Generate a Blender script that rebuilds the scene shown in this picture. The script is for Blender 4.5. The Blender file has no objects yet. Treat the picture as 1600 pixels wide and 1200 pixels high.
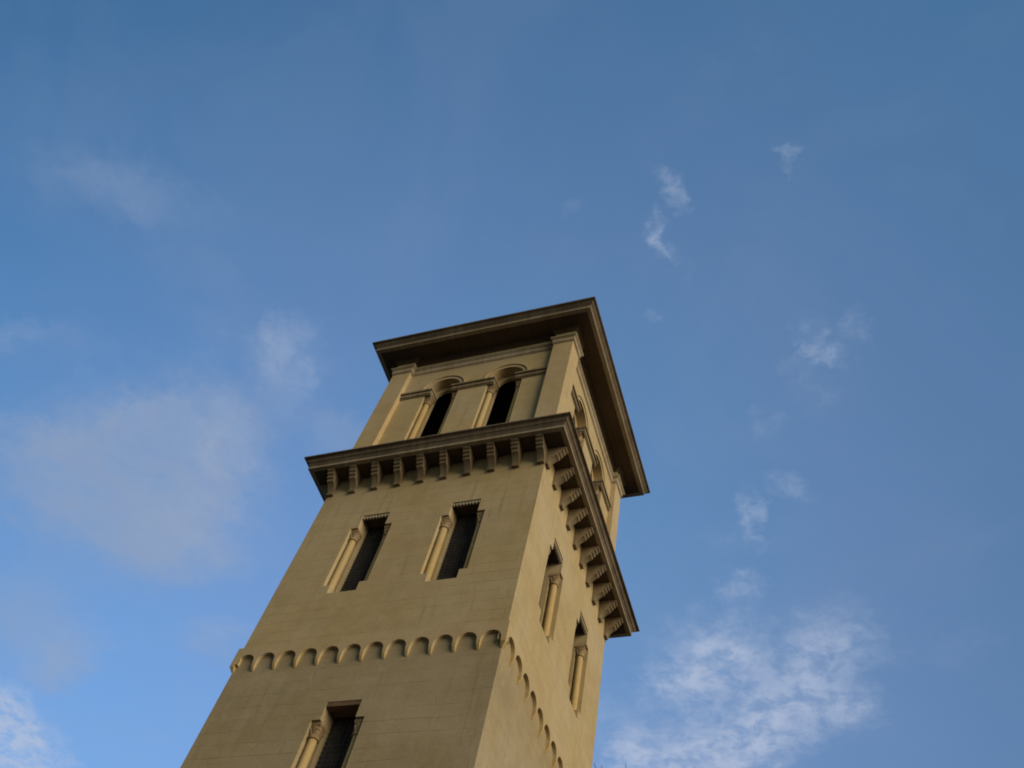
import bpy, bmesh, math, random
from mathutils import Vector, Matrix
random.seed(7)
SC = bpy.context.scene
COL = SC.collection
R = math.radians

# ------------------------------------------------------------------ camera
cam_d = bpy.data.cameras.new('camera'); cam = bpy.data.objects.new('camera', cam_d); COL.objects.link(cam)
cx = Vector((0.94246115, 0.29138089, 0.1639029)); cy = Vector((0.17323415, -0.84495216, 0.50600967)); cf = Vector((-0.28593165, 0.44850087, 0.8468117))
# (camera right, up and forward axes: standing near the tower's front right corner, tilted up 58 degrees and rolled)
cam.matrix_world = Matrix(((cx.x, cy.x, -cf.x, 8.8919), (cx.y, cy.y, -cf.y, -14.7608), (cx.z, cy.z, -cf.z, 1.604), (0, 0, 0, 1)))
cam_d.sensor_width = 36; cam_d.lens = 36 * 1414.02 / 1600
cam_d.clip_start = 0.05; cam_d.clip_end = 6000
SC.camera = cam

# ------------------------------------------------------------------ light
SUN_ELEV, SUN_AZ = R(19), R(-23)          # azimuth measured from +X
sd = Vector((math.cos(SUN_ELEV) * math.cos(SUN_AZ), math.cos(SUN_ELEV) * math.sin(SUN_AZ), math.sin(SUN_ELEV)))
sun_d = bpy.data.lights.new('sun', 'SUN'); sun = bpy.data.objects.new('sun', sun_d); COL.objects.link(sun)
sun_d.energy = 2.02; sun_d.angle = R(42); sun_d.color = (1.0, 0.86, 0.65)
sun.rotation_euler = sd.to_track_quat('Z', 'Y').to_euler(); sun.location = sd * 60

vs = SC.view_settings; vs.view_transform = 'Standard'; vs.look = 'None'; vs.gamma = 1; vs.use_curve_mapping = False
vs.exposure = 0.49
SC.render.engine = 'CYCLES'; SC.cycles.filter_width = 1.9

# ------------------------------------------------------------------ world: sky with drifting cloud
W = bpy.data.worlds.new('World'); SC.world = W; W.use_nodes = True
nt = W.node_tree; nt.nodes.clear()
class G:
    def __init__(s, t): s.t = t
    def n(s, kind, **kw):
        x = s.t.nodes.new(kind)
        for k, v in kw.items():
            if k[0] == 'i' and k[1:].isdigit(): s.set(x.inputs[int(k[1:])], v)
            else: setattr(x, k, v)
        return x
    def set(s, sock, v):
        if hasattr(v, 'is_output') or isinstance(v, bpy.types.NodeSocket): s.t.links.new(v, sock)
        else: sock.default_value = v
    def math(s, op, a, b=0.0, c=None, clamp=False):
        x = s.n('ShaderNodeMath', operation=op, use_clamp=clamp); s.set(x.inputs[0], a); s.set(x.inputs[1], b)
        if c is not None: s.set(x.inputs[2], c)
        return x.outputs[0]
    def vec(s, op, a, b=None, scale=None):
        x = s.n('ShaderNodeVectorMath', operation=op); s.set(x.inputs[0], a)
        if b is not None: s.set(x.inputs[1], b)
        if scale is not None: s.set(x.inputs['Scale'], scale)
        return x.outputs['Value'] if op in ('LENGTH', 'DOT_PRODUCT') else x.outputs[0]
    def noise(s, v, scale, detail=4, rough=.55, dist=0.0, color=False):
        x = s.n('ShaderNodeTexNoise'); s.set(x.inputs['Vector'], v); x.inputs['Scale'].default_value = scale
        x.inputs['Detail'].default_value = detail; x.inputs['Roughness'].default_value = rough; x.inputs['Distortion'].default_value = dist
        return x.outputs['Color' if color else 'Fac']
    def mr(s, v, a, b, c=0.0, d=1.0, interp='SMOOTHSTEP'):
        x = s.n('ShaderNodeMapRange', interpolation_type=interp); s.set(x.inputs[0], v)
        for i, q in enumerate((a, b, c, d)): s.set(x.inputs[1 + i], q)
        return x.outputs[0]
    def mix(s, f, a, b, mode='MIX'):
        x = s.n('ShaderNodeMix', data_type='RGBA', blend_type=mode); s.set(x.inputs[0], f); s.set(x.inputs[6], a); s.set(x.inputs[7], b)
        return x.outputs[2]
    def xyz(s, a, b, c=0.0):
        x = s.n('ShaderNodeCombineXYZ'); s.set(x.inputs[0], a); s.set(x.inputs[1], b); s.set(x.inputs[2], c); return x.outputs[0]
    def sep(s, v):
        x = s.n('ShaderNodeSeparateXYZ'); s.set(x.inputs[0], v); return x.outputs
# cloud patches on the cloud deck (direction x/z, y/z), 2x2 inverse size matrix, thickness, family (g: grey soft cumulus, w: thin white wisps)
CLOUDS = [
(-1.0192,0.5895, 3.81,3.88,-2.95,4.14, 1.00,"g"),
(-0.8385,0.5381, 4.96,6.06,-5.89,5.10, 0.90,"g"),
(-0.9492,0.6781, 5.69,4.17,-2.98,7.52, 0.60,"g"),
(-1.1127,0.5230, 7.28,4.83,-1.65,9.02, 0.60,"g"),
(-0.8866,0.4832, 14.80,8.45,-3.46,17.73, 0.40,"g"),
(-0.6268,0.4296, 11.42,15.37,-11.40,8.29, 0.40,"g"),
(-0.6901,0.4998, 13.79,6.56,-3.07,15.46, 0.25,"g"),
(-0.5995,0.5720, 16.45,6.91,-4.30,22.64, 0.40,"g"),
(-0.9864,0.9114, 13.02,6.70,-2.12,16.51, 0.40,"g"),
(-1.3210,0.8369, 6.37,4.23,-0.77,5.82, 0.55,"g"),
(-0.7423,0.1625, 5.19,5.52,-9.90,15.50, 0.26,"g"),
(-0.9803,0.3234, 8.22,3.71,-1.30,26.27, 0.22,"g"),
(-1.3124,0.9341, 7.50,2.28,4.21,18.04, 0.40,"g"),
(-0.6779,0.2931, 8.45,11.14,-12.13,11.22, 0.12,"g"),
(-1.5851,1.1375, 4.33,6.20,-6.66,2.41, 1.70,"p"),
(-1.5543,1.0464, 9.38,11.86,-8.02,5.65, 1.20,"p"),
(-0.0876,0.3162, 66.10,-25.50,11.89,28.42, 0.55,"w"),
(-0.1118,0.3728, 90.95,8.09,-2.72,31.77, 0.55,"w"),
(-0.1064,0.3961, 143.81,-40.00,12.21,35.31, 0.30,"w"),
(0.0449,0.3143, 87.86,13.17,-17.84,69.56, 0.42,"w"),
(0.0335,0.3014, 91.28,49.92,-94.47,137.42, 0.25,"w"),
(-0.7878,0.5362, 13.12,2.00,1.30,8.23, 0.26,"p"),
(-0.9099,0.6716, 6.82,6.28,-5.86,8.24, 0.15,"p"),
(-0.6229,0.4254, 12.67,17.07,-12.19,8.88, 0.42,"p"),
(-0.5984,0.4762, 25.91,28.98,-16.96,15.46, 0.25,"p"),
(-0.9054,0.4571, 9.84,5.77,-4.45,22.45, 0.12,"p"),
(-1.0140,0.3057, 12.80,4.68,0.86,41.85, 0.18,"p"),
(-0.7341,0.1903, 10.01,19.88,-33.54,19.35, 0.12,"p"),
(-0.7737,0.1334, 12.03,9.84,-24.32,60.53, 0.10,"p"),
(-0.6915,0.1751, 9.16,11.46,-17.73,20.62, 0.08,"p"),
(-0.6338,0.5110, 20.09,5.45,-0.16,14.27, 0.14,"p"),
(-0.6997,0.3940, 16.67,2.11,3.40,27.71, 0.10,"p"),
(-1.2932,0.9039, 5.86,2.75,0.76,11.47, 0.12,"p"),
(-0.9792,0.8973, 15.77,5.65,1.68,24.23, 0.16,"p"),
(-0.9147,0.3792, 10.20,4.20,-0.99,25.66, 0.10,"p"),
(-0.0990,0.4036, 80.92,-22.66,13.93,39.80, 0.20,"w"),
(-0.1455,0.4679, 92.14,-0.98,3.55,48.71, 0.25,"w"),
(0.0402,0.5439, 62.59,-5.22,2.39,23.86, 0.42,"w"),
(0.0501,0.5691, 31.16,11.49,-28.96,51.64, 0.42,"w"),
(0.0831,0.5375, 53.64,6.30,-8.46,38.66, 0.25,"w"),
(0.0108,0.5826, 44.00,6.48,-7.56,36.31, 0.20,"w"),
(0.0346,0.6294, 32.83,4.39,-7.08,35.25, 0.15,"w"),
(-0.0761,0.8011, 69.47,2.36,1.12,18.33, 0.55,"w"),
(-0.0242,0.7535, 25.96,11.81,-26.12,37.38, 0.42,"w"),
(-0.1128,0.9121, 27.46,6.67,-9.06,33.28, 0.70,"p"),
(-0.0306,0.6502, 52.56,8.45,-7.64,39.16, 0.20,"w"),
(-0.1172,0.8377, 28.43,5.21,-4.60,28.73, 0.15,"w"),
(-0.1854,1.0278, 8.95,-1.17,5.08,10.85, 0.85,"p"),
(-0.0557,1.0978, 8.28,0.20,1.37,9.98, 0.90,"p"),
(-0.2178,1.0929, 10.85,-0.55,4.49,12.23, 0.80,"p"),
(-0.1174,1.1903, 7.84,0.34,1.84,11.64, 0.75,"p"),
(0.0075,1.1814, 18.03,1.08,0.71,23.76, 0.60,"p"),
(-0.3483,1.2615, 16.41,-2.44,10.33,16.08, 0.80,"p"),
(-0.2433,1.2704, 6.32,0.52,1.88,10.87, 1.25,"p"),
(-0.3614,1.1813, 13.31,3.28,-1.26,12.93, 0.35,"p"),
(-0.0006,1.0253, 14.11,1.80,-1.70,13.01, 0.40,"p"),
(0.1499,1.0765, 19.78,1.39,-2.45,19.60, 0.10,"p"),
(-0.1930,0.3148, 65.25,17.60,-22.25,90.41, 0.15,"p"),
(-0.1518,1.2782, 14.07,2.36,-1.35,15.97, 0.70,"p"),
]
g = G(nt)
sky = g.n('ShaderNodeTexSky', sky_type='NISHITA', sun_disc=False)
sky.sun_elevation = SUN_ELEV; sky.sun_rotation = math.pi / 2 - SUN_AZ
sky.altitude = 0; sky.air_density = 1.0; sky.dust_density = 0.3; sky.ozone_density = 4.0
dirv = g.n('ShaderNodeTexCoord').outputs['Generated']
# directional gain, strongest near the view axis: lens vignetting put into the sky colour
gain = []
for (k0, kx, ky, kz, mean) in ((-4.896, -.969, 2.198, 2.931, .200), (-3.663, -.642, 1.241, 2.010, .221), (-3.440, -.643, 1.063, 1.749, .211)):
    low = {.200: .36, .221: .28, .211: .20}[mean]              # unseen sunward sky, tinted warmer and dimmer to take blue off shaded stone
    e_ = g.math('ADD', g.vec('DOT_PRODUCT', dirv, (kx, ky, kz)), k0)
    gain.append(g.math('MULTIPLY', g.math('EXPONENT', g.math('MINIMUM', g.math('MAXIMUM', e_, math.log(mean * low)), math.log(mean * 1.4))), 1 / .2107))
skyc = g.mix(1.0, sky.outputs[0], g.xyz(*gain), 'MULTIPLY')
dx, dy, dz = g.sep(dirv)
zc = g.math('MAXIMUM', dz, 0.06)
deck = g.xyz(g.math('DIVIDE', dx, zc), g.math('DIVIDE', dy, zc))
wv = g.vec('SUBTRACT', g.noise(deck, 7.0, 4, .6, color=True), (.5, .5, .5))
wv2 = g.vec('SUBTRACT', g.noise(deck, 2.2, 3, .5, color=True), (.5, .5, .5))
warp = g.vec('MULTIPLY', g.vec('ADD', g.vec('SCALE', wv, scale=.11), g.vec('SCALE', wv2, scale=.07)), (1, 1, 0))
wv3 = g.vec('MULTIPLY', g.vec('SUBTRACT', g.noise(deck, 30.0, 4, .65, color=True), (.5, .5, .5)), (.075, .075, 0))
warp = g.vec('ADD', warp, wv3); deck_w = g.vec('ADD', deck, warp)
small = g.vec('ADD', deck, g.vec('ADD', g.vec('SCALE', warp, scale=.3), g.vec('SCALE', wv3, scale=.7)))
sums = {'g': None, 'w': None, 'p': None}
for (u, v, a, b, c, d, st, fam) in CLOUDS:
    src = deck_w if max(abs(a), abs(d)) < 30 else small
    q = g.vec('SUBTRACT', src, (u, v, 0))
    l = g.vec('LENGTH', g.xyz(g.vec('DOT_PRODUCT', q, (a, b, 0)), g.vec('DOT_PRODUCT', q, (c, d, 0))))
    w_ = g.mr(l, *((1.25, .25) if fam == 'g' else (1.4, 0.0)), 0.0, st)
    sums[fam] = w_ if sums[fam] is None else g.math('ADD', sums[fam], w_)
soft = g.noise(deck, 6.5, 6, .58, .5)
grey = g.math('MULTIPLY', g.math('MINIMUM', sums['g'], 1.0), g.mr(soft, .30, .62, .60, 1.12))
puff = g.noise(deck, 17.0, 5, .58, .6)
fine = g.noise(deck, 46.0, 4, .6, .8)
wh = g.math('MULTIPLY', g.math('MINIMUM', sums['w'], 1.15), g.mr(g.math('ADD', g.math('MULTIPLY', puff, .5), g.math('MULTIPLY', fine, .5)), .36, .62, .15, 1.1))
pf = g.math('MULTIPLY', g.math('MINIMUM', sums['p'], 1.25), g.mr(g.math('ADD', g.math('MULTIPLY', g.noise(deck, 22.0, 5, .56, .3), .66), g.math('MULTIPLY', fine, .34)), .36, .61, .26, 1.05))
veil = g.mr(g.noise(deck, 3.1, 5, .6, .5), .42, .75, 0.0, .17)
CG, CW = (1.33, 1.69, 2.40, 1), (2.12, 2.46, 3.22, 1)
c1 = g.mix(g.math('MULTIPLY', g.math('ADD', grey, veil), .66, clamp=True), skyc, CG)
c2 = g.mix(g.math('MULTIPLY', g.math('ADD', wh, pf), .60, clamp=True), c1, CW)
bg = g.n('ShaderNodeBackground'); g.set(bg.inputs[0], c2); bg.inputs[1].default_value = 0.15
out = g.n('ShaderNodeOutputWorld'); nt.links.new(bg.outputs[0], out.inputs[0])

# ------------------------------------------------------------------ materials
def material(name):
    m = bpy.data.materials.new(name); m.use_nodes = True; t = m.node_tree; t.nodes.clear(); h = G(t)
    b = h.n('ShaderNodeBsdfPrincipled'); o = h.n('ShaderNodeOutputMaterial'); t.links.new(b.outputs[0], o.inputs[0])
    b.inputs['Specular IOR Level'].default_value = .25
    return m, h, b
def facade_uv(h):
    geo = h.n('ShaderNodeNewGeometry'); P = geo.outputs['Position']; px, py, pz = h.sep(P); nx, ny, nz = h.sep(geo.outputs['True Normal'])
    side = h.math('GREATER_THAN', h.math('ABSOLUTE', nx), h.math('ABSOLUTE', ny))
    u = h.math('ADD', h.math('MULTIPLY', py, side), h.math('MULTIPLY', px, h.math('SUBTRACT', 1.0, side)))
    return P, u, pz, side
def stone(name, base, dark, light, courses=True, soot=0.0, rough=.9, streaks=.5, grain=1.0):
    m, h, b = material(name); P, u, z, side = facade_uv(h)
    uvw = h.xyz(u, z, h.math('MULTIPLY', side, 37.0))
    big = h.noise(P, .55, 4, .6); mid = h.noise(P, 2.6, 5, .65); fin = h.noise(P, 22.0, 4, .7)
    stv = h.xyz(h.math('MULTIPLY', u, 2.8), h.math('MULTIPLY', z, .22), h.math('MULTIPLY', side, 11.0))
    st = h.noise(stv, 1.6, 5, .65, .3)
    bandv = h.xyz(h.math('MULTIPLY', u, .25), h.math('MULTIPLY', z, 1.7), h.math('MULTIPLY', side, 5.0))
    ba = h.noise(bandv, 1.5, 4, .6); bc = h.noise(bandv, 5.5, 4, .7, .2)
    c = h.mix(h.mr(mid, .30, .74, .1, .75), base, dark)
    c = h.mix(h.mr(big, .38, .68, 0, .75), c, light)
    c = h.mix(h.mr(h.noise(h.vec('ADD', P, (31, 7, 3)), .9, 4, .6), .48, .72, 0, .35), c, (dark[0] * .92, dark[1] * .98, dark[2] * 1.22, 1))
    c = h.mix(h.math('MULTIPLY', h.mr(st, .52, .74), streaks), c, dark)
    c = h.mix(h.mr(ba, .56, .78, 0, .35), c, light)
    c = h.mix(h.mr(bc, .50, .76, 0, .30 if courses else .12), c, dark)
    if courses:
        br = h.n('ShaderNodeTexBrick', offset=.5); h.set(br.inputs['Vector'], h.vec('ADD', uvw, h.vec('SCALE', h.vec('SUBTRACT', h.noise(P, 1.1, 3, .5, color=True), (.5, .5, .5)), scale=.09)))
        br.inputs['Scale'].default_value = 1.0; br.inputs['Brick Width'].default_value = 1.9; br.inputs['Row Height'].default_value = .285
        br.inputs['Mortar Size'].default_value = .011; br.inputs['Mortar Smooth'].default_value = .6
        br.inputs['Color1'].default_value = (.35, .35, .35, 1); br.inputs['Color2'].default_value = (.65, .65, .65, 1); br.inputs['Mortar'].default_value = (.5, .5, .5, 1)
        tone = br.outputs['Color']; joint = h.math('MULTIPLY', br.outputs['Fac'], h.mr(h.noise(bandv, 2.4, 5, .65), .40, .62, .05, .8))
        c = h.mix(.07, c, tone, 'OVERLAY')
        c = h.mix(h.math('MULTIPLY', joint, .46), c, tuple(x * .42 for x in dark[:3]) + (1,))
    if soot:
        c = h.mix(h.math('MULTIPLY', h.mr(h.noise(stv, 3.0, 5, .7, .5), .36, .66), soot), c, (.045, .038, .030, 1))
    if courses:      # old rain runs and rubbed pale patches with edges of their own
        run = h.noise(h.xyz(h.math('MULTIPLY', u, 5.5), h.math('MULTIPLY', z, .35), h.math('MULTIPLY', side, 23.0)), 1.0, 5, .7, .2)
        c = h.mix(h.math('MULTIPLY', h.mr(run, .55, .72, 0, .40), h.mr(big, .35, .65, .25, 1.0)), c, (.17, .135, .090, 1))
        c = h.mix(h.mr(h.noise(h.vec('ADD', P, (5, 19, 41)), 3.6, 6, .72, .4), .56, .72, 0, .30), c, (.52, .44, .32, 1))
    c = h.mix(h.mr(fin, .25, .75, 0, .22 * grain), c, tuple(x * .55 for x in dark[:3]) + (1,))
    h.set(b.inputs['Base Color'], c); b.inputs['Roughness'].default_value = rough
    bm_ = h.n('ShaderNodeBump'); bm_.inputs['Strength'].default_value = .35; bm_.inputs['Distance'].default_value = .02
    hh = h.math('ADD', h.math('MULTIPLY', mid, .6), h.math('MULTIPLY', fin, .3))
    if courses: hh = h.math('SUBTRACT', hh, h.math('MULTIPLY', joint, .8))
    h.set(bm_.inputs['Height'], hh); h.set(b.inputs['Normal'], bm_.outputs[0])
    return m
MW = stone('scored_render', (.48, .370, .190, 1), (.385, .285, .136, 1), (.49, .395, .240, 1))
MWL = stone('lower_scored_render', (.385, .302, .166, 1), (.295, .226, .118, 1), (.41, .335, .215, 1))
MP = stone('plain_render', (.49, .375, .195, 1), (.395, .29, .145, 1), (.51, .405, .25, 1), courses=False)
MY = stone('ochre_render', (.52, .375, .165, 1), (.43, .29, .115, 1), (.53, .41, .21, 1), courses=False, streaks=.35)
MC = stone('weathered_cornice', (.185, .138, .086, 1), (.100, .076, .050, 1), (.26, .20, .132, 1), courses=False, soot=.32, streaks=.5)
MF = stone('worn_fillet', (.44, .35, .22, 1), (.30, .23, .14, 1), (.50, .42, .29, 1), courses=False, soot=.25)
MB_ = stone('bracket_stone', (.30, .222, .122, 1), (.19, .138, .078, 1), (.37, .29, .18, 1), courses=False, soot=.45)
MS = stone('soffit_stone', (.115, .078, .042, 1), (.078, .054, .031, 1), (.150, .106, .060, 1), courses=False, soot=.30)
MSO = stone('dark_lintel_stone', (.085, .062, .036, 1), (.05, .038, .024, 1), (.12, .088, .05, 1), courses=False, soot=.3)  # dark tone for the lintel underside and the plate above the teeth
MK = stone('capital_stone', (.36, .25, .12, 1), (.24, .165, .085, 1), (.44, .33, .19, 1), courses=False, soot=.35)
MG = stone('paving_stone', (.11, .095, .075, 1), (.08, .068, .055, 1), (.14, .12, .095, 1), courses=False)
def plainmat(name, c1, c2, scale=4, rough=.85):
    m, h, b = material(name); P = h.n('ShaderNodeNewGeometry').outputs['Position']
    h.set(b.inputs['Base Color'], h.mix(h.mr(h.noise(P, scale, 5, .65), .3, .7), c1, c2)); b.inputs['Roughness'].default_value = rough
    return m
MD = plainmat('dark_timber', (.050, .046, .043, 1), (.030, .028, .027, 1), 6)
ML = plainmat('louvre_timber', (.050, .040, .030, 1), (.028, .022, .018, 1), 8)
MLT = plainmat('lintel_timber', (.17, .105, .055, 1), (.11, .068, .036, 1), 5)
MR = plainmat('roof_tile', (.17, .10, .07, 1), (.10, .065, .05, 1), 3)
MA = plainmat('asphalt', (.060, .056, .050, 1), (.042, .040, .037, 1), 5)
MBK = plainmat('bark', (.07, .055, .04, 1), (.035, .028, .02, 1), 9)
MLF = plainmat('leaf', (.055, .075, .025, 1), (.030, .048, .016, 1), 2.5, .7)

# ------------------------------------------------------------------ mesh building
S = 3.0                    # drawn in half-widths of the shaft, built in metres
Z0 = 20.43                 # height of the lower cornice above the ground
class Mesh:
    def __init__(s): s.v = []; s.f = []; s.m = []
    def face(s, idx, m=0): s.f.append(tuple(idx)); s.m.append(m)
    def add(s, vs, fs, m=0):
        o = len(s.v); s.v += [tuple(x) for x in vs]
        for f in fs: s.face([o + i for i in f], m)
    def box(s, x0, x1, y0, y1, z0, z1, m=0):
        s.add([(x0, y0, z0), (x1, y0, z0), (x1, y1, z0), (x0, y1, z0), (x0, y0, z1), (x1, y0, z1), (x1, y1, z1), (x0, y1, z1)],
              [(0, 3, 2, 1), (4, 5, 6, 7), (0, 1, 5, 4), (1, 2, 6, 5), (2, 3, 7, 6), (3, 0, 4, 7)], m)
    def prism_xz(s, poly, y0, y1, m=0):                 # outline in (x, z), pulled along y
        n = len(poly); s.add([(x, y0, z) for x, z in poly] + [(x, y1, z) for x, z in poly],
              [tuple(range(n)), tuple(range(2 * n - 1, n - 1, -1))] + [(i, i + n, (i + 1) % n + n, (i + 1) % n) for i in range(n)], m)
    def prism_yz(s, poly, x0, x1, m=0):                 # outline in (y, z), pulled along x
        n = len(poly); s.add([(x0, y, z) for y, z in poly] + [(x1, y, z) for y, z in poly],
              [tuple(range(n)), tuple(range(2 * n - 1, n - 1, -1))] + [(i, i + n, (i + 1) % n + n, (i + 1) % n) for i in range(n)], m)
    def lathe(s, prof, x, y, n=20, m=0):
        o = len(s.v)
        for r, z in prof:
            for k in range(n): a = 2 * math.pi * k / n; s.v.append((x + r * math.cos(a), y + r * math.sin(a), z))
        for i in range(len(prof) - 1):
            for k in range(n): s.face((o + i * n + k, o + i * n + (k + 1) % n, o + (i + 1) * n + (k + 1) % n, o + (i + 1) * n + k), m)
        s.face([o + k for k in range(n)][::-1], m); s.face([o + (len(prof) - 1) * n + k for k in range(n)], m)
    def sweep(s, prof, plan, m=0):                      # closed profile of (offset, z) carried round the plan outline
        o = len(s.v); n = len(plan(0.0)); k = len(prof)
        for e, z in prof: s.v += [(x, y, z) for x, y in plan(e)]
        for i in range(k):
            for j in range(n):
                a, b = i * n, ((i + 1) % k) * n
                s.face((o + a + j, o + a + (j + 1) % n, o + b + (j + 1) % n, o + b + j), m)
    def build(s, name, mats, parent=None, loc=(0, 0, 0), rz=0, scale=S, smooth=30):
        me = bpy.data.meshes.new(name); me.from_pydata([(x * scale, y * scale, z * scale) for x, y, z in s.v], [], s.f)
        for mt in (mats if isinstance(mats, (list, tuple)) else [mats]): me.materials.append(mt)
        me.polygons.foreach_set('material_index', s.m)
        b = bmesh.new(); b.from_mesh(me); bmesh.ops.recalc_face_normals(b, faces=b.faces); b.to_mesh(me); b.free()
        if smooth: me.polygons.foreach_set('use_smooth', [True] * len(me.polygons)); me.set_sharp_from_angle(angle=R(smooth))
        me.update(); o = bpy.data.objects.new(name, me); COL.objects.link(o)
        o.parent = parent; o.location = loc; o.rotation_euler = (0, 0, rz); return o
def carve(o, cutters):                                  # boolean the openings out of a wall
    for c in cutters:
        md = o.modifiers.new('cut', 'BOOLEAN'); md.operation = 'DIFFERENCE'; md.solver = 'EXACT'; md.object = c
    bpy.context.view_layer.update()
    me = bpy.data.meshes.new_from_object(o.evaluated_get(bpy.context.evaluated_depsgraph_get()))
    o.modifiers.clear(); old = o.data; o.data = me; me.name = old.name; bpy.data.meshes.remove(old)
    for c in cutters: d = c.data; bpy.data.objects.remove(c); bpy.data.meshes.remove(d)
    me.polygons.foreach_set('use_smooth', [True] * len(me.polygons)); me.set_sharp_from_angle(angle=R(30))
def rot4(mesh):                                         # the same shape on all four faces
    r = Mesh()
    for k in range(4):
        c, s_ = (1, 0, -1, 0)[k], (0, 1, 0, -1)[k]
        o = len(r.v); r.v += [(x * c - y * s_, x * s_ + y * c, z) for x, y, z in mesh.v]
        for f, m in zip(mesh.f, mesh.m): r.face([o + i for i in f], m)
    return r
def copy_tree(o, parent, loc, rz):
    c = o.copy(); COL.objects.link(c); c.parent = parent; c.location = loc; c.rotation_euler = (0, 0, rz)
    for ch in o.children:
        d = ch.copy(); COL.objects.link(d); d.parent = c
    return c
def on_face(k, u, d, z):                                # face k, u along it, d out from the axis
    a = k * math.pi / 2; x, y = u, -d
    return ((x * math.cos(a) - y * math.sin(a)) * S, (x * math.sin(a) + y * math.cos(a)) * S, z * S), a
def square(e): return [(-e, -e), (e, -e), (e, e), (-e, e)]
def arc(cx_, cz_, r, n, a0=0, a1=180): return [(cx_ + r * math.cos(R(a0 + (a1 - a0) * i / n)), cz_ + r * math.sin(R(a0 + (a1 - a0) * i / n))) for i in range(n + 1)]

# ------------------------------------------------------------------ ground
gm = Mesh(); gm.add([(-1500, -1500, 0), (1500, -1500, 0), (1500, 1500, 0), (-1500, 1500, 0)], [(0, 1, 2, 3)])
gr = gm.build('ground', MA, scale=1); gr['kind'] = 'structure'
pv = Mesh(); pv.box(-9, 13, -11, 11, -.2, .14)
po = pv.build('pavement', MG, scale=1); po['kind'] = 'structure'

# ------------------------------------------------------------------ the tower
T = bpy.data.objects.new('bell_tower', None); COL.objects.link(T); T.location = (0, 0, Z0)
T['label'] = 'tall square ochre stone bell tower with bracketed cornice and arched belfry openings'; T['category'] = 'tower'
W1, WL, WBD, WB, WP = 1.0, .992, 1.019, 1.007, .950
ZG = -Z0 / S
A_, B_ = .1225, .185              # half widths: clear opening, opening with its colonnette nooks
NOOK, DEEP = .090, .166
UPPER = [(k, u) for k in range(4) for u in (-.4, .4)]
def opening_cut(spots, d, hw, z0, z1, depth, arch=None):
    r = Mesh()
    for k, u in spots:
        m = Mesh()
        if arch: m.prism_xz([(u - hw, z0), (u + hw, z0)] + arc(u, z1, hw, 24), -d - .1, -d + depth)
        else: m.box(u - hw, u + hw, -d - .1, -d + depth, z0, z1)
        c, s_ = (1, 0, -1, 0)[k], (0, 1, 0, -1)[k]
        o = len(r.v); r.v += [(x * c - y * s_, x * s_ + y * c, z) for x, y, z in m.v]
        for f in m.f: r.face([o + i for i in f])
    return r.build('cutter', MW, T, smooth=0)
# shaft
sh = Mesh(); sh.box(-W1, W1, -W1, W1, -2.145, -.05)
so = sh.build('upper_wall', MW, T)
carve(so, [opening_cut(UPPER, W1, B_, -1.515, -.842, NOOK), opening_cut(UPPER, W1, A_, -1.605, -.690, DEEP)])
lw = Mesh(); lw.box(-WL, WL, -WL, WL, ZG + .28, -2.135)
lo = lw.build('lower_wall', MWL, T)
MID = [(k, 0.0) for k in range(4)]
carve(lo, [opening_cut(MID, WL, B_, -3.46, -2.770, NOOK), opening_cut(MID, WL, A_, -3.55, -2.636, DEEP)])
pl = Mesh(); pl.sweep([(.80, ZG - .05), (1.07, ZG - .05), (1.07, ZG + .22), (1.0, ZG + .30), (.80, ZG + .30)], square); pl.build('plinth', MP, T)

def colonnette(parent, x, z0, ztop, y):
    c = Mesh(); r = .0290
    c.lathe([(r * 1.0, z0), (r, z0 + .045), (r * .98, ztop - .115)], x, y, 20)
    c.build('colonnette', MY, parent)
    k = Mesh()
    zt = ztop
    k.lathe([(r * .98, zt - .117), (r * 1.25, zt - .113), (r * 1.34, zt - .102), (r * 1.22, zt - .092), (r * 1.0, zt - .090), (r * 1.04, zt - .075), (r * 1.22, zt - .055), (r * 1.42, zt - .038), (r * 1.2, zt - .030)], x, y, 20)
    for sx in (-1, 1):                                   # corner leaves curling out under the abacus
        for sy in (-1, 1):
            dx_, dy_ = sx * .7071, sy * .7071
            pts = [(r * 1.05, -.088), (r * 1.28, -.066), (r * 1.52, -.048), (r * 1.60, -.055)]
            w = .0105; tx, ty = -dy_, dx_
            vs_ = []
            for rr, zz in pts:
                for q in (-1, 1): vs_.append((x + dx_ * rr + tx * w * q, y + dy_ * rr + ty * w * q, zt + zz))
            for rr, zz in pts:
                for q in (-1, 1): vs_.append((x + dx_ * (rr - .008) + tx * w * q, y + dy_ * (rr - .008) + ty * w * q, zt + zz + .012))
            k.add(vs_, [(0, 1, 3, 2), (2, 3, 5, 4), (4, 5, 7, 6), (8, 10, 11, 9), (10, 12, 13, 11), (12, 14, 15, 13),
                        (0, 2, 10, 8), (2, 4, 12, 10), (4, 6, 14, 12), (1, 9, 11, 3), (3, 11, 13, 5), (5, 13, 15, 7), (6, 7, 15, 14), (0, 8, 9, 1)])
    e = .037
    k.box(x - e * .9, x + e * .9, y - e * .9, y + e * .9, zt - .034, zt - .024); k.box(x - e, x + e, y - e, y + e, zt - .024, zt - .002)
    k.build('capital', MK, parent)

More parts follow.
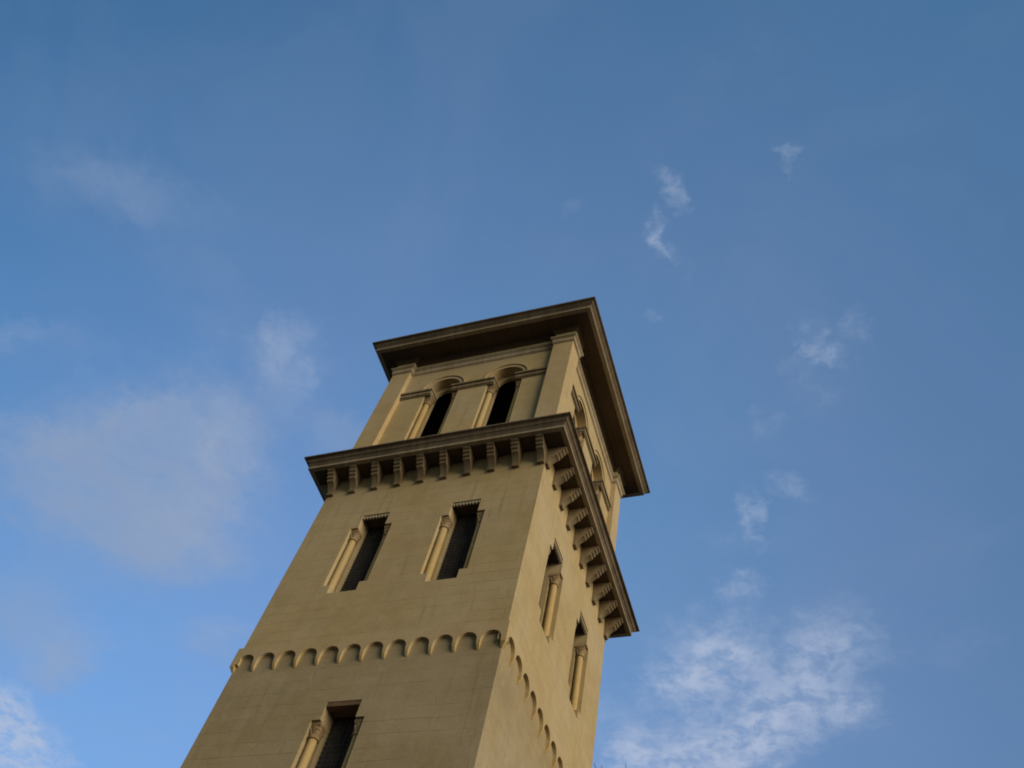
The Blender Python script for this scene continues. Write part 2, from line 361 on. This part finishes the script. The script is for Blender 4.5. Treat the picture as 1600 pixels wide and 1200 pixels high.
def screen_window(zl, zab, zb, zs, fringe):
    # local frame: x along the wall, wall plane at y = 0, outwards is -y
    p = Mesh(); p.box(-A_ - .01, A_ + .01, DEEP - .030, DEEP - .020, zs - .01, zl + .01)
    n = 7
    for i in range(1, n):
        x = -A_ + 2 * A_ * i / n; p.box(x - .0035, x + .0035, DEEP - .036, DEEP - .0295, zs, zl)
    zz = zs + .03
    while zz < zl: p.box(-A_, A_, DEEP - .034, DEEP - .0292, zz - .003, zz + .003); zz += .034
    w = p.build('window', MD, T)
    l = Mesh()
    if fringe:
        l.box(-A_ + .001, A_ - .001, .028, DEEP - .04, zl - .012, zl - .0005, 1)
        t = 9; step = 2 * A_ / t
        for i in range(t):
            x = -A_ + step * (i + .5); l.prism_xz([(x - step * .34, zl - .0108), (x + step * .34, zl - .0108)] + [(x + step * .33 * math.cos(a) , zl - .020 - .020 * math.sin(a)) for a in (.0, .55, 1.1, 1.57, 2.04, 2.6, 3.14)], .004, .026)
        l.box(-A_ + .001, A_ - .001, .0065, .0275, zl - .0105, zl - .0005, 1); l.build('fringed_lintel', [MF, MSO], w)  # front plate coloured dark to stand for the shaded gap above the teeth
    else:
        l.box(-A_ + .001, A_ - .001, .004, .050, zl - .034, zl - .0005); l.box(-A_ + .001, A_ - .001, .0505, DEEP - .04, zl - .022, zl - .0005)
        l.build('lintel', MLT, w)
    for q in (-1, 1): colonnette(w, q * (A_ + .030), zb + .0005, zab, .054)
    return w
w0 = screen_window(-.690, -.842, -1.515, -1.605, True)
for i, (k, u) in enumerate(UPPER):
    loc, a = on_face(k, u, W1, 0)
    if i == 0: w0.location = loc; w0.rotation_euler = (0, 0, a)
    else: copy_tree(w0, T, loc, a)
w1 = screen_window(-2.636, -2.770, -3.46, -3.55, False)
for k in range(4):
    loc, a = on_face(k, 0, WL, 0)
    if k == 0: w1.location = loc; w1.rotation_euler = (0, 0, a)
    else: copy_tree(w1, T, loc, a)

# corbel table: a projecting course on twelve little round arches per side
N = 12; pit = 2 * .996 / N; ra = .0695; zc_ = -2.243; zt_ = -2.107; zleg = -2.258
bd = Mesh()
D0, D1 = WL - .03, WBD
def arch_strip(m, x0, x1, xc, r, zspring, zbot, ztop, ya, yb, n=14):
    # wall plate between x0 and x1 with a round headed notch cut up from zbot; ya front, yb back
    pts = [(xc - r, zbot)] + [(xc - r * math.cos(math.pi * i / n), zspring + r * math.sin(math.pi * i / n)) for i in range(n + 1)] + [(xc + r, zbot)]
    tops = [x0] + [x0 + (x1 - x0) * i / n for i in range(n + 1)] + [x1]
    loop = [(x0, zbot)] + pts + [(x1, zbot), (x1, ztop), (x0, ztop)]
    o = len(m.v); L = len(pts)
    for y in (ya, yb):
        m.v += [(x, y, z) for x, z in pts]; m.v += [(x0, y, zbot), (x0, y, ztop), (x1, y, ztop), (x1, y, zbot)]
    st = L + 4; half = L // 2
    for b_, fl in ((0, False), (st, True)):
        polys = [[L, 0, 1, L + 1]] if False else []
        polys.append([L] + [0]+[1, L + 1]); 
        for i in range(1, half): polys.append([i, i + 1, L + 1])
        polys.append([half, L + 2, L + 1])
        for i in range(half, L - 2): polys.append([i, i + 1, L + 2])
        polys.append([L - 2, L - 1, L + 3, L + 2])
        for q in polys: m.face([o + b_ + i for i in (q[::-1] if fl else q)])
    for i in range(L - 1): m.face((o + i, o + i + 1, o + st + i + 1, o + st + i))
    for i, j in ((L, 0), (L - 1, L + 3), (L + 1, L + 2)): m.face((o + i, o + j, o + st + j, o + st + i))
for i in range(N):
    xc = -.996 + pit * (i + .5)
    x0 = -D1 if i == 0 else xc - pit / 2; x1 = D1 if i == N - 1 else xc + pit / 2
    arch_strip(bd, x0, x1, xc, ra, zc_, zleg, zt_, -D1, -D0)
bo = rot4(bd); bo.build('corbel_table', MP, T)
cb = Mesh(); lwid = pit / 2 - ra                          # wedge under each arch foot
w_, t_ = lwid - .0005, .0085
cb.add([(-w_, .02, zleg - .0005), (w_, .02, zleg - .0005), (w_, -.0265, zleg - .0005), (-w_, -.0265, zleg - .0005),
        (-w_ * .8, .02, zleg - .022), (w_ * .8, .02, zleg - .022), (w_ * .8, -.024, zleg - .022), (-w_ * .8, -.024, zleg - .022),
        (-t_, .02, zleg - .056), (t_, .02, zleg - .056), (t_, -.002, zleg - .056), (-t_, -.002, zleg - .056)],
       [(0, 1, 2, 3), (0, 4, 5, 1), (1, 5, 6, 2), (2, 6, 7, 3), (3, 7, 4, 0), (4, 8, 9, 5), (5, 9, 10, 6), (6, 10, 11, 7), (7, 11, 8, 4), (8, 11, 10, 9)])
c0 = cb.build('corbel', MY, T)
first = True
for k in range(4):
    for i in range(1, N):
        u = -.996 + pit * i
        loc, a = on_face(k, u, WL, 0)
        if first: c0.location = loc; c0.rotation_euler = (0, 0, a); first = False
        else: copy_tree(c0, T, loc, a)

a0, a1, a2 = .984, WBD - .0005, WL + .001
cc = Mesh(); za, zb2 = zleg - .0005, zleg - .056
cc.add([(a0, -a0, za), (a1, -a0, za), (a1, -a1, za), (a0, -a1, za), (a0, -a0, za - .014), (a1, -a0, za - .014), (a1, -a1, za - .014), (a0, -a1, za - .014),
        (a0, -a0, zb2), (a2, -a0, zb2), (a2, -a2, zb2), (a0, -a2, zb2)],
       [(0, 1, 2, 3), (0, 4, 5, 1), (1, 5, 6, 2), (2, 6, 7, 3), (3, 7, 4, 0), (4, 8, 9, 5), (5, 9, 10, 6), (6, 10, 11, 7), (7, 11, 8, 4), (8, 11, 10, 9)])
cco = cc.build('corner_corbel', MY, T)
for k in range(1, 4): copy_tree(cco, T, (0, 0, 0), k * math.pi / 2)

# lower cornice
co = Mesh(); co.sweep([(.90, -.1185), (1.186, -.1185), (1.188, -.092), (1.194, -.072), (1.204, -.060), (1.204, -.055), (1.212, -.052), (1.215, -.040), (1.224, -.024), (1.240, -.017), (1.248, -.015), (1.248, -.001), (1.235, .004), (.90, .055)], square)
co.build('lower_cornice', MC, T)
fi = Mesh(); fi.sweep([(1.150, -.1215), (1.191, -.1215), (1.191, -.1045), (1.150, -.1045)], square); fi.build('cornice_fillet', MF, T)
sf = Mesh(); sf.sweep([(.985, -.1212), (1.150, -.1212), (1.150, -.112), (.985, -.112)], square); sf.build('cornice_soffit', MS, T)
mo = Mesh()
prof = [(.03, -.1215), (.03, -.336), (-.026, -.336), (-.030, -.331), (-.030, -.320), (-.020, -.314), (-.023, -.300), (-.034, -.280), (-.050, -.260), (-.066, -.245), (-.078, -.236)]
yb, zb = -.078, -.236
for i in range(4):                                        # four rolls stepping up and out
    y1, z1 = yb - .0205, zb + .0275
    for a in range(0, 5):
        t = a / 4; ang = math.pi * t
        prof.append((yb + (y1 - yb) * t - .008 * math.sin(ang), zb + (z1 - zb) * t - .004 * math.sin(ang)))
    prof.append((y1 + .007, z1 + .001)); yb, zb = y1, z1 + .001
prof += [(yb, -.1215)]
mo.prism_yz(prof, -.031, .031)
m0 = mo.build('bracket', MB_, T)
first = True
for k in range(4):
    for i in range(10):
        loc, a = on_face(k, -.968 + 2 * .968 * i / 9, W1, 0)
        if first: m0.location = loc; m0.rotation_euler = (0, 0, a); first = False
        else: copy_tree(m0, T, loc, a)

# belfry
BEL = [(k, u) for k in range(4) for u in (-.34, .34)]
ZS, ZI = 1.392, 1.300                                     # arch springing, underside of impost
bw = Mesh(); bw.box(-WP, WP, -WP, WP, .02, 2.05)
bo_ = bw.build('belfry_wall', MW, T)
BD = .130
hv = Mesh(); hv.box(-.825, .825, -.825, .825, .10, 1.80); hollow = hv.build('cutter', MW, T, smooth=0)   # the bell chamber behind the openings
carve(bo_, [opening_cut(BEL, WP, B_, .22, ZS, NOOK, True), opening_cut(BEL, WP, A_, .18, ZS, .16, True), hollow])
for sx in (-1, 1):
    for sy in (-1, 1):
        m = Mesh(); lo_, hi_ = (.80, WB); x0, x1 = sorted((sx * lo_, sx * hi_)); y0, y1 = sorted((sy * lo_, sy * hi_))
        m.box(x0, x1, y0, y1, .03, 2.06); m.build('corner_pilaster', MP, T)
def plan(e):                                              # belfry outline with the corner pilasters standing forward
    q = .80 - e; a, b_ = WB + e, WP + e
    side = [(-a, -a), (-q, -a), (-q, -b_), (q, -b_), (q, -a)]
    r = []
    for k in range(4):
        c, s_ = (1, 0, -1, 0)[k], (0, 1, 0, -1)[k]; r += [(x * c - y * s_, x * s_ + y * c) for x, y in side]
    return r
en = Mesh(); en.sweep([(-.05, 1.798), (.008, 1.798), (.008, 1.812), (.014, 1.814), (.014, 1.866), (.022, 1.874), (.036, 1.886), (.036, 1.900), (.006, 1.908), (-.05, 1.908)], plan); en.build('architrave', MF, T)
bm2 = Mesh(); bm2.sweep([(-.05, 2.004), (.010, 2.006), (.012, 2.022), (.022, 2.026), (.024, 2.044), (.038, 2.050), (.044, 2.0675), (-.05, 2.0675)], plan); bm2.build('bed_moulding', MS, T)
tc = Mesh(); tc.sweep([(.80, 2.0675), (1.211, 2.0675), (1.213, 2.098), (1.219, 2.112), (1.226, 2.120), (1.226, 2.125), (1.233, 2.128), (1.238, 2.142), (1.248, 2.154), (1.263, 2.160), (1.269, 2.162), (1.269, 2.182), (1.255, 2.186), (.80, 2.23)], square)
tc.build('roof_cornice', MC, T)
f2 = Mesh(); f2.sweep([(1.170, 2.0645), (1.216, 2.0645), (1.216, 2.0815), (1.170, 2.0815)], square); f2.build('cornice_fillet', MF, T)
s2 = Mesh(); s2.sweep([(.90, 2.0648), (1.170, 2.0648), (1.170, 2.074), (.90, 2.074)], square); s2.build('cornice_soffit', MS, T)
rf = Mesh(); e = 1.24; rf.add([(-e, -e, 2.19), (e, -e, 2.19), (e, e, 2.19), (-e, e, 2.19), (0, 0, 2.62)], [(0, 1, 4), (1, 2, 4), (2, 3, 4), (3, 0, 4), (3, 2, 1, 0)]); rf.build('roof', MR, T)

def belfry_window():
    p = Mesh()                                            # sloping louvre boards in front of an added dark back that blocks through light
    p.box(-A_ - .10, A_ + .10, BD + .085, BD + .095, .13, ZS + A_ + .10)
    zz = .22
    while zz < ZS + A_ + .05:
        hw = A_ + .05
        p.prism_yz([(BD + .012, zz - .024), (BD + .016, zz - .016), (BD + .070, zz + .030), (BD + .068, zz + .020)], -hw, hw); zz += .058
    w = p.build('belfry_window', ML, T)
    for q in (-1, 1): colonnette(w, q * (A_ + .030), .2205, ZI + .001, .054)
    ar = Mesh(); n = 32; ro, ri = .238, B_ + .001            # raised archivolt with a thin outer lip
    for (r0, r1, y0) in ((ri, ro - .012, -.008), (ro - .012, ro, -.019)):
        o = len(ar.v)
        for i in range(n + 1):
            a = math.pi * i / n; c, s_ = math.cos(a), math.sin(a)
            ar.v += [(r0 * c, y0, ZS + r0 * s_), (r1 * c, y0, ZS + r1 * s_), (r1 * c, .02, ZS + r1 * s_), (r0 * c, .02, ZS + r0 * s_)]
        for i in range(n):
            for j in range(4): ar.face((o + 4 * i + j, o + 4 * i + (j + 1) % 4, o + 4 * i + 4 + (j + 1) % 4, o + 4 * i + 4 + j))
        ar.face((o, o + 1, o + 2, o + 3)); ar.face((o + 4 * n, o + 4 * n + 1, o + 4 * n + 2, o + 4 * n + 3))
    ar.build('archivolt', MP, w)
    return w
b0 = belfry_window()
for i, (k, u) in enumerate(BEL):
    loc, a = on_face(k, u, WP, 0)
    if i == 0: b0.location = loc; b0.rotation_euler = (0, 0, a)
    else: copy_tree(b0, T, loc, a)
def impost(x0, x1, left_open, right_open):
    m = Mesh()
    for (z0, z1, d) in ((ZI, ZI + .016, .010), (ZI + .016, ZI + .066, .019), (ZI + .066, ZS - .001, .034)):
        a = x0 - d * .55 if left_open else x0; b_ = x1 + d * .55 if right_open else x1
        m.box(a, b_, -d, .11, z0, z1)
    return m
protos = [impost(-.80, -.34 - A_, False, True), impost(-.34 + A_, .34 - A_, True, True), impost(.34 + A_, .80, True, False)]
for pm in protos:
    for k in range(4):
        loc, a = on_face(k, 0, WP, 0)
        if k == 0: io = pm.build('impost', MB_, T, loc, a)
        else: copy_tree(io, T, loc, a)

# ------------------------------------------------------------------ tree beside the tower
TX, TY, TH = 5.85, -4.19, 9.78
tr = bpy.data.objects.new('street_tree', None); COL.objects.link(tr); tr.location = (TX, TY, .14)
tr['label'] = 'dark tree whose thin topmost twigs just show beside the right wall of the tower'; tr['category'] = 'tree'
tm = Mesh()
def limb(m, pts, rads, n=7):
    o = len(m.v)
    for i, (p, r) in enumerate(zip(pts, rads)):
        p = Vector(p); d = (Vector(pts[min(i + 1, len(pts) - 1)]) - Vector(pts[max(i - 1, 0)])).normalized()
        a = d.orthogonal().normalized(); b_ = d.cross(a)
        for k in range(n): t = 2 * math.pi * k / n; m.v.append(tuple(p + a * r * math.cos(t) + b_ * r * math.sin(t)))
    for i in range(len(pts) - 1):
        for k in range(n): m.face((o + i * n + k, o + i * n + (k + 1) % n, o + (i + 1) * n + (k + 1) % n, o + (i + 1) * n + k))
    m.face([o + (len(pts) - 1) * n + k for k in range(n)])
H = TH - .14
limb(tm, [(0, 0, -.2), (.03, .02, 1.5), (-.05, .06, 3.2), (.05, 0, 5.0), (.0, -.05, 6.8), (.03, 0, H - 1.0)], [.17, .14, .12, .09, .06, .02])
lv = Mesh()
def leaf(m, c, sz):
    n_ = Vector((random.gauss(0, 1), random.gauss(0, 1), random.gauss(.4, 1))).normalized(); a = n_.orthogonal().normalized(); a.rotate(Matrix.Rotation(random.uniform(0, 6.28), 3, n_)); b_ = n_.cross(a)
    c = Vector(c); m.add([c - a * sz, c - b_ * sz * .4 + n_ * sz * .1, c + a * sz, c + b_ * sz * .4 + n_ * sz * .1], [(0, 1, 2, 3)])
for i in range(46):
    z = random.uniform(2.4, H - 1.3); t = random.uniform(0, 6.28); f = (z - 2.4) / (H - 3.6); ln = (1.75 - 1.25 * f) * random.uniform(.6, 1.1)
    rise = random.uniform(.35, .75) * ln
    if z + rise > H - .75: rise = max(.05, H - .75 - z)
    p0 = Vector((0, 0, z)); p2 = Vector((math.cos(t) * ln, math.sin(t) * ln, z + rise)); p1 = (p0 + p2) / 2 + Vector((0, 0, -.1))
    limb(tm, [p0, p1, p2], [.035 - .02 * f, .02, .006], 5)
    for j in range(int(150 * ln)):
        q = random.uniform(.3, 1.08); c = p0.lerp(p2, q) + Vector((random.gauss(0, .17), random.gauss(0, .17), random.gauss(0, .14)))
        if c.z < H - .55: leaf(lv, c, random.uniform(.05, .10))
for (sx, sy, sz) in [(.02, 0, 9.705), (-.40, -.12, 9.65), (-.30, -.1, 9.625), (.2, .1, 9.2)]:
    p2 = Vector((sx, sy, sz)); p0 = Vector((.03, 0, H - 1.3)); p1 = p0.lerp(p2, .55) + Vector((.05, 0, -.03))
    limb(tm, [p0, p1, p2], [.016, .010, .004], 5)
    for j in range(9):
        c = p0.lerp(p2, .35 + .07 * j) + Vector((random.gauss(0, .03), random.gauss(0, .03), -.05)); leaf(lv, c, .045)
tm.build('trunk', MBK, tr, scale=1); lv.build('crown', MLF, tr, scale=1, smooth=0)
